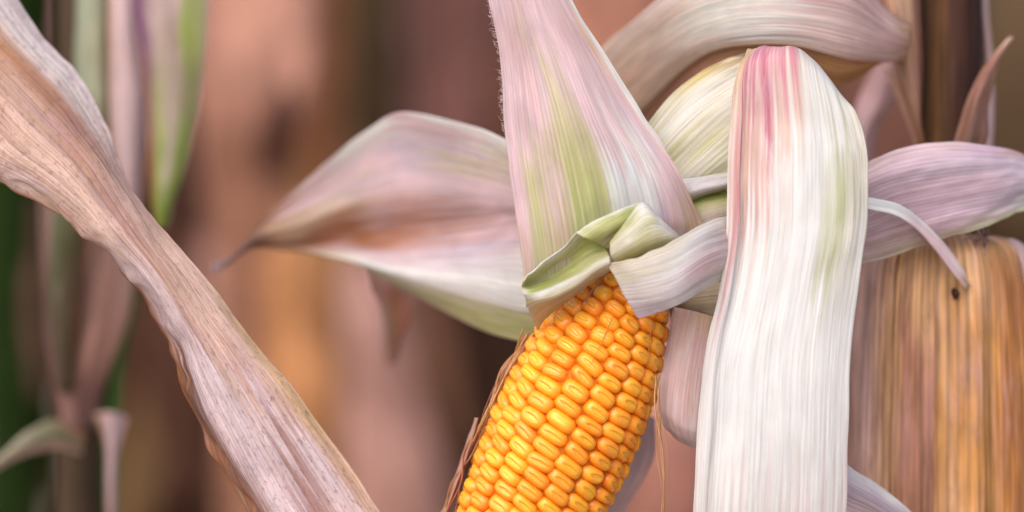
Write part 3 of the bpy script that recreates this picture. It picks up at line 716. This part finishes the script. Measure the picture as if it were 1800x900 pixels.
# arching leaf
rows = [
    [(1600, 40, 3.2), (1600, 60, 3.0), (1598, 78, 3.0), (1594, 92, 3.1), (1590, 104, 3.2), (1588, 106, 3.6), (1586, 107, 4.0)],
    [(1560, 18, 2.4), (1562, 45, 2.2), (1562, 68, 2.1), (1559, 88, 2.15), (1553, 106, 2.3), (1550, 110, 2.7), (1548, 112, 3.1)],
    [(1490, -50, 1.2), (1492, -5, 1.0), (1492, 38, .9), (1488, 72, .9), (1482, 99, 1.05), (1478, 128, 1.5), (1474, 150, 1.9)],
    [(1400, -70, .8), (1402, -22, .55), (1402, 22, .45), (1401, 54, .45), (1400, 80, .6), (1402, 104, 1.2), (1406, 122, 1.7)],
    [(1300, -65, 1.0), (1304, -20, .75), (1308, 22, .65), (1312, 54, .65), (1316, 78, .8), (1312, 98, 1.4), (1305, 118, 1.9)],
    [(1200, -30, 2.0), (1212, 6, 1.8), (1225, 42, 1.7), (1236, 70, 1.7), (1246, 92, 1.85), (1244, 116, 2.5), (1234, 148, 3.0)],
    [(1128, 24, 3.7), (1143, 52, 3.5), (1158, 82, 3.4), (1174, 108, 3.4), (1192, 128, 3.55), (1194, 154, 4.1), (1186, 190, 4.6)],
    [(1064, 78, 5.4), (1080, 102, 5.2), (1098, 130, 5.1), (1116, 154, 5.1), (1136, 182, 5.25), (1146, 205, 5.8), (1146, 235, 6.2)],
    [(990, 150, 7.2), (1010, 180, 7.0), (1030, 205, 6.9), (1045, 228, 6.9), (1062, 250, 7.1), (1070, 268, 7.5), (1072, 290, 7.9)],
    [(930, 260, 9), (940, 268, 8.9), (950, 276, 8.9), (960, 284, 8.9), (968, 290, 9), (972, 296, 9.2), (974, 300, 9.4)]]
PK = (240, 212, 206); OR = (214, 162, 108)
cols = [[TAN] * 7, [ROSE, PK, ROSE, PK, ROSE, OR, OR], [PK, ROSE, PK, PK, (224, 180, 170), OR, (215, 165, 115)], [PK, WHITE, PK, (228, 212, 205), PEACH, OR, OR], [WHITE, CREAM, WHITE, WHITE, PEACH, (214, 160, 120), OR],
        [(246, 226, 218), (248, 242, 236), (246, 240, 228), (244, 228, 216), (244, 216, 192), (226, 176, 144), (214, 162, 132)], [(248, 228, 218), (250, 226, 206), (248, 228, 212), (250, 226, 206), (250, 222, 200), (210, 155, 130), (200, 145, 120)], [(250, 228, 214), (250, 222, 202), (248, 216, 192), (250, 222, 202), PEACH, (205, 150, 130), TAN], [PEACH] * 7, [TAN] * 7]  # left end lightened to offset its shadow; underside shade painted in salmon
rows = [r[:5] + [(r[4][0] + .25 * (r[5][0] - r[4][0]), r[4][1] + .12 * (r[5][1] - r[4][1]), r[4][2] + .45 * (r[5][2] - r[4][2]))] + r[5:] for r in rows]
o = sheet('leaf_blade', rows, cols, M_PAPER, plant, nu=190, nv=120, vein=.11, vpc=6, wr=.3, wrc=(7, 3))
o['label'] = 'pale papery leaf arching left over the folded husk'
# mauve leaf behind, right of the folded husk
rows = [[(1480, 300, 10), (1505, 310, 9.6), (1530, 310, 10)], [(1500, 210, 10), (1522, 222, 9.6), (1545, 222, 10)], [(1515, 160, 10), (1545, 176, 9.6), (1572, 180, 10)], [(1540, 112, 9.6), (1562, 122, 9.3), (1580, 135, 9.6)], [(1570, 70, 9), (1578, 74, 9), (1586, 80, 9)]]
lo = sheet('leaf_blade', rows, [[ROSE, P2, ROSE]] * 3, M_PAPER, plant, nu=24, nv=40, vein=.05, wr=.2)
rows = [[(1552, 120, 7.2), (1560, 118, 7)], [(1575, 165, 7), (1584, 162, 6.8)], [(1596, 215, 6.8), (1608, 212, 6.6)], [(1612, 262, 6.6), (1625, 258, 6.4)]]
sheet('leaf_blade', rows, [[(190, 140, 120), TAN]] * 2, M_DRYHUSK, plant, nu=8, nv=30, wr=.1)

# ------------------------------------------------------------------ the dry unopened ear, lower right
dear_loc = P(1655, 1350, 3.4)
dear = empty('dry_corn_ear', dear_loc, 'unopened corn ear in ribbed tan and brown dry husk at lower right', 'corn')
EY = [408, 414, 424, 442, 485, 570, 700, 850, 1000, 1150, 1300, 1400]
ER = [10, 84, 120, 139, 152, 160, 166, 170, 168, 150, 110, 40]
def dear_leaf(a0, a1, y0, y1, dr, cols_, ny=90, na=110, ribs=.34, ridge=None):
    ys = np.linspace(0, 1, ny) ** 0.8 * (y1 - y0) + y0; rows = []
    an = np.linspace(math.radians(a0), math.radians(a1), 15)
    rows = []
    for y in np.interp(np.linspace(0, 1, 22), np.linspace(0, 1, 22), y0 + (y1 - y0) * np.linspace(0, 1, 22) ** 1.5):
        r = np.interp(y, EY, ER) * S + dr * .001
        c = P(1655, y, 3.4)
        row = []
        for a in an:
            rr = r
            if ridge: rr = r + ridge[1] * .001 * math.exp(-((math.degrees(a) - ridge[0]) / 6) ** 2) * min(1, max(0, (y - y0) / 120))
            row.append(tuple(c + np.array([rr * math.copysign(abs(math.cos(a)) ** .8, math.cos(a)), -rr * .62 * math.copysign(abs(math.sin(a)) ** .9, math.sin(a)), 0])))
        rows.append(row)
    return sheet('husk_leaf', rows, cols_, M_DRYHUSK, dear, nu=na, nv=ny, vein=ribs, vpc=5, wr=.6, wrc=(6, 5), world=True, line=.2)
B1 = (218, 168, 118); B2 = (176, 122, 96); B3 = (224, 188, 180); B4 = (182, 118, 60)
dear_leaf(190, 62, 412, 1380, 0, [[B2, B1, B1, B1, B1, B1, B2, B1], [BR, B3, B1, B1, B1, B1, B1, B1], [BR, B3, B3, B1, B2, B1, B1, B1], [BR, B3, B1, B1, B2, B2, B1, B1], [BR, B1, B3, B1, B2, B2, B1, B1], [BR, B3, B1, B2, B2, B2, B1, B1], [B1] * 8, [B1] * 8])
dear_leaf(96, -12, 414, 1380, 2.0, [[B2, B1, B1, B1, B3, B3], [B1, B1, B4, B1, B1, B3], [B1, (204, 146, 84), B4, B1, B2, B3], [(204, 146, 84), (204, 146, 84), B4, B1, B2, (205, 170, 180)], [B1, (198, 136, 70), (158, 104, 56), B1, B2, (205, 170, 180)], [B1, (198, 136, 70), (158, 104, 56), B2, B2, B3], [B1] * 6], ridge=(80, 4.0))
dear_leaf(172, 122, 424, 1380, 1.7, [[BR, B3, B1], [B3, (214, 178, 172), B1], [(206, 160, 140), B3, B1], [B1, (216, 176, 160), B2], [B1, B3, B1]], ny=70, na=50, ribs=.2)
dear_leaf(38, -16, 420, 1380, 3.4, [[B3, B3, BR], [(206, 172, 176), B3, B3], [(206, 172, 180), (200, 160, 160), B3], [B3, (206, 170, 176), B3]], ny=70, na=50, ribs=.2)
dear_leaf(350, 185, 414, 1380, -.4, [[B1, B2, B1]] * 3, ny=40, na=40)
def tuft():
    b = Bag(); g = np.random.default_rng(8)
    for i in range(38):
        x = 1722 + g.normal(0, 9); y = 426 + g.normal(0, 5)
        x2 = x + g.normal(0, 12); y2 = y + g.normal(2, 11)
        d = 2.6 + g.normal(0, .5)
        p = cr(np.array([P(x, y, d), P((x + x2) / 2 + g.normal(0, 6), y - abs(g.normal(8, 6)), d - .2), P(x2, y2, d - .3)]), 14)
        V, F = tube_data(p, np.full(14, .00022), 4); b.add(V, F, lin((176, 140, 128)) * g.uniform(.4, 1.2))
    o = b.build('silk_tuft', M_SILK, dear); o['kind'] = 'stuff'
    V, F = tube_data(cr(np.array([P(1676, 508, 1.7), P(1680, 518, 1.6), P(1679, 526, 1.65)]), 8), [.0006, .0009, .0011, .0011, .001, .0008, .0006, .0003], 8)
    mesh_obj('husk_scar', V, F, M_STALK, dear, np.broadcast_to(lin((60, 36, 30)), (len(V), 3)), np.stack([V[:, 0] * 100, V[:, 2] * 100], -1))
tuft()

# ------------------------------------------------------------------ dry leaf hanging across the left
leaf_loc = P(-110, 110, 0)
rows = [
    [(-20, -70, 3), (-48, -40, 1.8), (-80, 5, .8), (-96, 60, .2), (-112, 120, .1), (-124, 170, .3), (-140, 205, .7), (-138, 212, 1.2)],
    [(62, 45, 2.7), (38, 72, 1.5), (8, 98, .4), (-2, 150, -.3), (-12, 210, -.5), (-20, 262, -.3), (-26, 298, .3), (-24, 306, .8)],
    [(140, 135, 2.4), (112, 152, 1.2), (82, 172, .1), (60, 215, -.6), (38, 258, -.8), (22, 292, -.6), (8, 314, .0), (10, 320, .5)],
    [(190, 228, 1.8), (166, 234, .8), (140, 240, -.2), (122, 275, -.8), (104, 310, -1.0), (90, 334, -.8), (76, 350, -.2), (78, 356, .3)],
    [(220, 312, 1.0), (206, 312, .3), (190, 312, -.5), (174, 342, -.9), (160, 366, -1.1), (148, 384, -.9), (138, 396, -.3), (140, 404, .3)],
    [(270, 380, .2), (256, 386, -.2), (240, 394, -.8), (226, 412, -1.1), (212, 428, -1.2), (204, 442, -1.0), (194, 446, -.4), (198, 456, .3)],
    [(330, 452, -.3), (314, 460, -.7), (296, 470, -1.1), (282, 482, -1.2), (268, 492, -1.2), (262, 498, -1.0), (252, 502, -.4), (246, 512, .4)],
    [(400, 540, -.4), (378, 548, -.9), (354, 560, -1.2), (336, 570, -1.3), (322, 578, -1.3), (312, 582, -1.1), (302, 582, -.5), (278, 574, .5)],
    [(466, 620, -.5), (438, 630, -1.0), (408, 642, -1.3), (382, 652, -1.4), (358, 660, -1.4), (340, 664, -1.2), (324, 660, -.5), (302, 640, .5)],
    [(536, 710, -.5), (502, 724, -1.0), (466, 738, -1.3), (434, 748, -1.4), (404, 754, -1.5), (380, 754, -1.2), (360, 738, -.5), (334, 712, .5)],
    [(610, 815, -.4), (572, 830, -1.0), (532, 842, -1.3), (494, 854, -1.4), (458, 858, -1.5), (430, 846, -1.2), (410, 828, -.5), (376, 800, .5)],
    [(682, 925, -.3), (644, 940, -.9), (602, 952, -1.2), (560, 962, -1.3), (520, 964, -1.4), (490, 950, -1.1), (468, 930, -.4), (432, 902, .6)],
    [(770, 1075, 0), (730, 1085, -.6), (690, 1095, -.9), (650, 1100, -1.0), (615, 1100, -1.0), (590, 1090, -.8), (570, 1075, -.2), (540, 1055, .7)],
    [(860, 1300, .8), (845, 1300, .6), (830, 1300, .5), (815, 1300, .4), (800, 1300, .4), (790, 1300, .5), (780, 1300, .7), (772, 1298, 1)]]
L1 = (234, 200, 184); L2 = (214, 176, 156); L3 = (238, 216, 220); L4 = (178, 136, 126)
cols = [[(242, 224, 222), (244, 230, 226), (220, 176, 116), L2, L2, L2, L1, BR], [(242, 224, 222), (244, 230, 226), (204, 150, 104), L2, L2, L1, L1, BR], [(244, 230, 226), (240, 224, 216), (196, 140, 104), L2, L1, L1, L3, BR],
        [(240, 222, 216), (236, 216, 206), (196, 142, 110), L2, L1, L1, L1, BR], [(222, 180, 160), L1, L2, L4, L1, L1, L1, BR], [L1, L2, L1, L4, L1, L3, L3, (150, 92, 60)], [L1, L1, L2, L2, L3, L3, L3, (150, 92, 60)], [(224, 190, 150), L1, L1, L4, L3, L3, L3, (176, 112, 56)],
        [(226, 192, 150), L1, L2, L3, L3, L3, (140, 100, 84), (186, 124, 64)], [(224, 188, 150), L2, L3, L3, L3, L3, (120, 84, 70), (190, 128, 74)], [(220, 184, 150), L3, L4, L3, L3, L4, BR, (186, 130, 90)], [L1, L3, L4, L3, L3, L4, BR, TAN], [L2] * 8, [L2] * 8]  # dark browns along the lower-left margin are wavy shadows painted in
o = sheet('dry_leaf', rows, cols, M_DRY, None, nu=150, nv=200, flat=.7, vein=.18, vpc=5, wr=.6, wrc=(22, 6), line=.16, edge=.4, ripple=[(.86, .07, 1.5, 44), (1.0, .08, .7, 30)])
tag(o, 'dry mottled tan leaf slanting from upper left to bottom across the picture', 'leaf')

# ------------------------------------------------------------------ plant behind the dry leaf, far left (out of focus)
gp = empty('maize_plant', (P(130, 700, 14)[0], .14, 0), 'half green maize plant with brown stalk joint behind the slanting dry leaf', 'maize plant')
def strip(name, parent, c, cols_, mat=M_PAPER, bow=.4, nu=24, nv=40, **k):
    rows = [[(xl, y, d + bow), (xl * .7 + xr * .3, y, d), (xl * .3 + xr * .7, y, d), (xr, y, d + bow)] for y, xl, xr, d in c]
    return sheet(name, rows, cols_, mat, parent, nu=nu, nv=nv, vein=.1, wr=.6, **k)
stalk_mesh('stalk', 136, 15.5, 0.0068, [(70, 52, 40), (104, 84, 62), (74, 56, 46)], gp, py=700, nodes=(.2, .45, .7, .995, 1.3, 1.6), z1=2.0)
GG = (150, 160, 130); DG = (52, 84, 30)
strip('leaf_blade', gp, [(-200, 140, 200, 12), (0, 134, 192, 11), (120, 132, 190, 11), (230, 140, 192, 11), (350, 100, 170, 12), (520, 85, 140, 13), (690, 100, 132, 14)], [[(176, 186, 156), (200, 206, 180), (176, 186, 156), (196, 198, 164)], [(180, 190, 160), (180, 188, 158), (206, 206, 172), (206, 186, 156)], [(96, 110, 70), (110, 116, 80), (120, 110, 80), BR], [(90, 76, 60), (110, 88, 70), (90, 80, 60), BR]])
strip('leaf_blade', gp, [(-200, 185, 250, 11), (0, 186, 244, 10.5), (150, 190, 254, 10.5), (260, 196, 250, 10.5), (370, 212, 242, 10.8), (420, 226, 234, 11)], [[PEACH, (240, 214, 216), (240, 214, 216), P1], [(226, 186, 166), (240, 214, 216), (238, 212, 214), P1], [PEACH, (236, 208, 208), P1, P1]])
strip('leaf_blade', gp, [(-200, 236, 372, 9), (0, 234, 366, 8.6), (90, 244, 360, 8.6), (180, 252, 352, 8.8), (270, 258, 332, 9), (340, 264, 308, 9.2), (400, 276, 292, 9.6)],
      [[(150, 96, 134), (140, 84, 126), (226, 200, 196), P1, (190, 202, 124), (198, 206, 136), (240, 214, 216)], [(150, 110, 130), (134, 80, 122), (222, 196, 190), (206, 180, 170), (184, 200, 108), (192, 204, 122), (240, 214, 216)], [(190, 140, 110), (170, 124, 120), (200, 202, 140), (214, 196, 180), (206, 196, 160), GREEN, (236, 212, 206)], [(190, 134, 90), (180, 140, 90), (176, 204, 86), (216, 212, 180), (176, 206, 96), (180, 206, 100), P1], [(186, 140, 90), (166, 184, 80), (162, 196, 74), (166, 196, 80), (172, 198, 90), (190, 200, 140), P1]])
strip('leaf_sheath', gp, [(330, 66, 236, 14.2), (450, 74, 238, 14), (550, 80, 226, 14), (640, 86, 196, 14.2), (700, 92, 178, 14.4), (755, 100, 172, 14.6)],
      [[(110, 84, 66), (112, 104, 76), BR, (228, 186, 164), TAN], [(106, 78, 66), (112, 98, 70), (120, 84, 70), (210, 160, 142), (226, 180, 160)], [(96, 70, 60), (130, 96, 80), (100, 72, 62), (200, 150, 136), (210, 164, 146)], [(100, 72, 64), (150, 108, 98), (104, 74, 66), (180, 132, 122), (150, 108, 98)], [(120, 86, 80)] * 5], mat=M_DRYHUSK, bow=1.2)
strip('leaf_blade', gp, [(480, 214, 250, 16), (580, 188, 232, 16), (680, 178, 216, 16), (780, 178, 212, 16), (950, 176, 208, 16.5)], [[DG, (92, 140, 50), (80, 120, 40)]] * 3)
rows = [[(150, 768, 13.4), (146, 784, 13.2), (144, 798, 13.4)], [(98, 738, 13.1), (97, 764, 12.7), (98, 790, 13.1)], [(50, 758, 12.8), (46, 780, 12.5), (44, 800, 12.8)], [(0, 802, 12.5), (-6, 814, 12.3), (-8, 828, 12.5)], [(-60, 860, 12), (-62, 866, 12), (-64, 872, 12)]]
sheet('leaf_blade', rows, [[BR, (120, 110, 84), P2], [(150, 144, 110), (128, 132, 96), (232, 200, 190)], [(206, 194, 170), (180, 172, 146), (240, 214, 210)], [TAN, (150, 130, 110), P1]], M_PAPER, gp, nu=24, nv=40, wr=.4)
rows = [[(166, 726, 14), (195, 724, 13.5), (224, 734, 14)], [(178, 760, 13.8), (195, 764, 13.4), (214, 770, 13.8)], [(186, 800, 13.6), (196, 802, 13.3), (205, 804, 13.6)], [(188, 880, 13.6), (196, 880, 13.3), (204, 880, 13.6)], [(190, 1000, 14), (196, 1000, 13.8), (202, 1000, 14)]]
sheet('leaf_blade', rows, [[TAN, P2, P1], [BR, P1, P1], [TAN, P1, P2], [BR, TAN, P2]], M_PAPER, gp, nu=20, nv=40, wr=.3)

# ------------------------------------------------------------------ plants further back
def ribbon(parent, c, col, mat=M_FAR, name='leaf_blade', nu=9, nv=26, droop=.5):
    """c: (px, py, depth, half width px)"""
    rows = []
    for i, (x, y, d, h) in enumerate(c):
        x0, y0 = c[max(i - 1, 0)][:2]; x1, y1 = c[min(i + 1, len(c) - 1)][:2]
        l = math.hypot(x1 - x0, y1 - y0) + 1e-6; nx, ny = -(y1 - y0) / l, (x1 - x0) / l
        rows.append([(x - nx * h, y - ny * h, d + droop), (x, y, d - droop), (x + nx * h, y + ny * h, d + droop)])
    return sheet(name, rows, [[col, col, col]] * 2, mat, parent, nu=nu, nv=nv, vein=.2, wr=1.0)
BK, BR_ = 1.5, 1.2
def back_plant(px, d, label, stalk_col, r, leaves):
    d *= BK; r *= BR_ 
    b = empty('maize_plant', (P(px, 450, d)[0], d * .01, 0), label, 'maize plant', 'blurred maize plants behind the ear')
    stalk_mesh('stalk', px, d, r, [stalk_col, stalk_col], b, z1=1.95, n=12, mat=M_FAR, nodes=(.2, .5, .8, 1.1, 1.4, 1.7))
    for c, col in leaves: ribbon(b, [(x, y, q * BK, h) for x, y, q, h in c], col)
    return b
SAL = (206, 152, 132); MAU = (222, 170, 156); OCH = (246, 182, 112)
back_plant(455, 48, 'salmon tan maize plant blurred in the gap left of the wide pink husk', (200, 142, 116), .017,
           [([(400, -500, 50, 60), (430, -200, 47, 110), (440, 50, 46, 120), (440, 200, 46, 95), (420, 330, 48, 70), (400, 420, 50, 30)], SAL),
            ([(520, 360, 46, 20), (522, 460, 44, 60), (528, 600, 44, 64), (540, 740, 44, 56), (560, 950, 46, 30)], (196, 138, 94)), ([(500, 150, 44, 6), (492, 200, 43, 26), (480, 260, 43, 30), (470, 310, 44, 10)], (92, 60, 50)), ([(540, 250, 66, 10), (470, 350, 65, 60), (420, 460, 65, 70), (380, 600, 66, 30)], (200, 150, 138)), ([(560, -450, 56, 40), (545, -100, 54, 60), (545, 100, 54, 62), (560, 240, 54, 40), (575, 330, 55, 12)], (172, 116, 84))])
back_plant(525, 62, 'ochre maize plant blurred below the wide pink husk tip', (242, 180, 112), .022,
           [([(470, 330, 60, 30), (455, 480, 56, 60), (440, 620, 56, 60), (420, 780, 57, 30)], (224, 176, 164)), ([(560, 350, 62, 30), (530, 500, 58, 60), (525, 650, 58, 60), (540, 900, 60, 50)], OCH)])
back_plant(660, 80, 'mauve maize plant blurred between slanting leaf and the ear', (212, 160, 148), .024,
           [([(600, 420, 78, 30), (620, 560, 74, 70), (650, 720, 74, 90), (700, 900, 74, 90), (740, 1100, 76, 60)], MAU), ([(790, -400, 82, 50), (800, -100, 80, 80), (800, 100, 80, 80), (790, 300, 80, 50), (780, 400, 80, 20)], (160, 112, 104))])
back_plant(1110, 55, 'rosy maize plant blurred behind the ear and its upright husk', (192, 134, 114), .016,
           [([(1040, -400, 52, 60), (1060, -100, 50, 110), (1070, 60, 50, 110), (1080, 240, 50, 80), (1090, 400, 50, 40)], (188, 132, 112)), ([(1190, 560, 52, 30), (1180, 700, 48, 60), (1180, 850, 48, 70), (1170, 1050, 50, 40)], (198, 140, 126))])
back_plant(330, 95, 'dim reddish brown maize plant blurred under the slanting leaf', (80, 54, 46), .018,
           [([(330, 380, 90, 50), (320, 560, 90, 90), (330, 740, 90, 70), (345, 900, 90, 30)], (84, 56, 46))])
back_plant(830, 120, 'dark brown maize plant blurred left of the kernels', (80, 56, 46), .02,
           [([(655, -300, 75, 36), (650, 0, 72, 52), (655, 200, 71, 52), (665, 400, 73, 30)], (84, 66, 46)), ([(850, 400, 122, 40), (850, 600, 118, 90), (840, 900, 118, 80)], (82, 58, 48))])
back_plant(1560, 70, 'dull brown maize plant blurred between folded husk and stalk', (116, 80, 66), .016,
           [([(1540, 0, 66, 60), (1560, 160, 64, 90), (1570, 330, 64, 70), (1580, 480, 66, 30)], (126, 86, 74))])
back_plant(1790, 85, 'olive brown maize plant blurred at the right margin', (104, 84, 62), .018,
           [([(1800, -250, 82, 60), (1810, 0, 80, 90), (1800, 200, 80, 90), (1790, 430, 82, 60)], (112, 90, 68)), ([(1760, -200, 100, 60), (1770, 60, 98, 60), (1770, 150, 98, 20)], (92, 94, 74))])
back_plant(20, 40, 'green leafy maize plant blurred at the left margin', (44, 62, 24), .012,
           [([(20, 120, 42, 20), (20, 330, 40, 70), (30, 560, 40, 70), (40, 800, 41, 50), (30, 950, 42, 20)], (30, 50, 14)), ([(90, -250, 44, 40), (95, -50, 42, 55), (92, 80, 42, 50), (80, 230, 43, 20)], (40, 66, 20)),
            ([(116, -200, 38, 10), (116, 0, 37, 12), (112, 100, 37, 8)], (190, 140, 140)), ([(150, 700, 42, 20), (150, 850, 41, 50), (150, 1050, 42, 20)], (60, 86, 36)), ([(75, 350, 36, 8), (60, 520, 36, 14), (70, 700, 36, 8)], (110, 80, 70))])
# ------------------------------------------------------------------ the field beyond
def field():
    g = np.random.default_rng(77); b = Bag()
    cl = [(150, 104, 80), (120, 82, 62), (172, 122, 96), (104, 80, 54), (92, 92, 58), (180, 126, 104)]
    for row in range(7):
        y = 1.7 + row * .55
        for x in np.arange(-3.2 - row * .3, 3.2 + row * .3, .16):
            x0 = x + g.normal(0, .03); y0 = y + g.normal(0, .06)
            pts = np.array([[x0, y0, 0], [x0 + g.normal(0, .02), y0, 1.1], [x0 + g.normal(0, .05), y0, 2.2]])
            V, F = tube_data(cr(pts, 8), np.linspace(.016, .008, 8), 7)
            b.add(V, F, lin(cl[int(g.integers(6))]) * .8)
            for k in range(9):
                z = .2 + k * .23 + g.normal(0, .04); a = g.uniform(0, 2 * math.pi); L = g.uniform(.35, .75); w_ = g.uniform(.025, .045)
                dx, dy = math.cos(a), math.sin(a)
                tt = np.linspace(0, 1, 9)
                cx = x0 + dx * L * tt * .6; cy = y0 + dy * L * tt * .6; cz = z + .25 * np.sin(tt * 2.2) - .75 * L * tt ** 2
                ww = w_ * np.sin(np.clip(tt * .93 + .07, 0, 1) * math.pi) ** .6
                s_ = np.stack([-dy * ww, dx * ww, np.zeros(9)], -1)
                c_ = np.stack([cx, cy, cz], -1)
                V = np.stack([c_ - s_, c_ + np.array([0, 0, -.004]), c_ + s_], 1).reshape(-1, 3)
                b.add(V, grid_faces(9, 3), lin(cl[int(g.integers(6))]) * g.uniform(.7, 1.1))
    o = b.build('corn_field', M_FAR)
    tag(o, 'rows of dry brown maize filling the field in the distance', 'field', kind='stuff')
field()
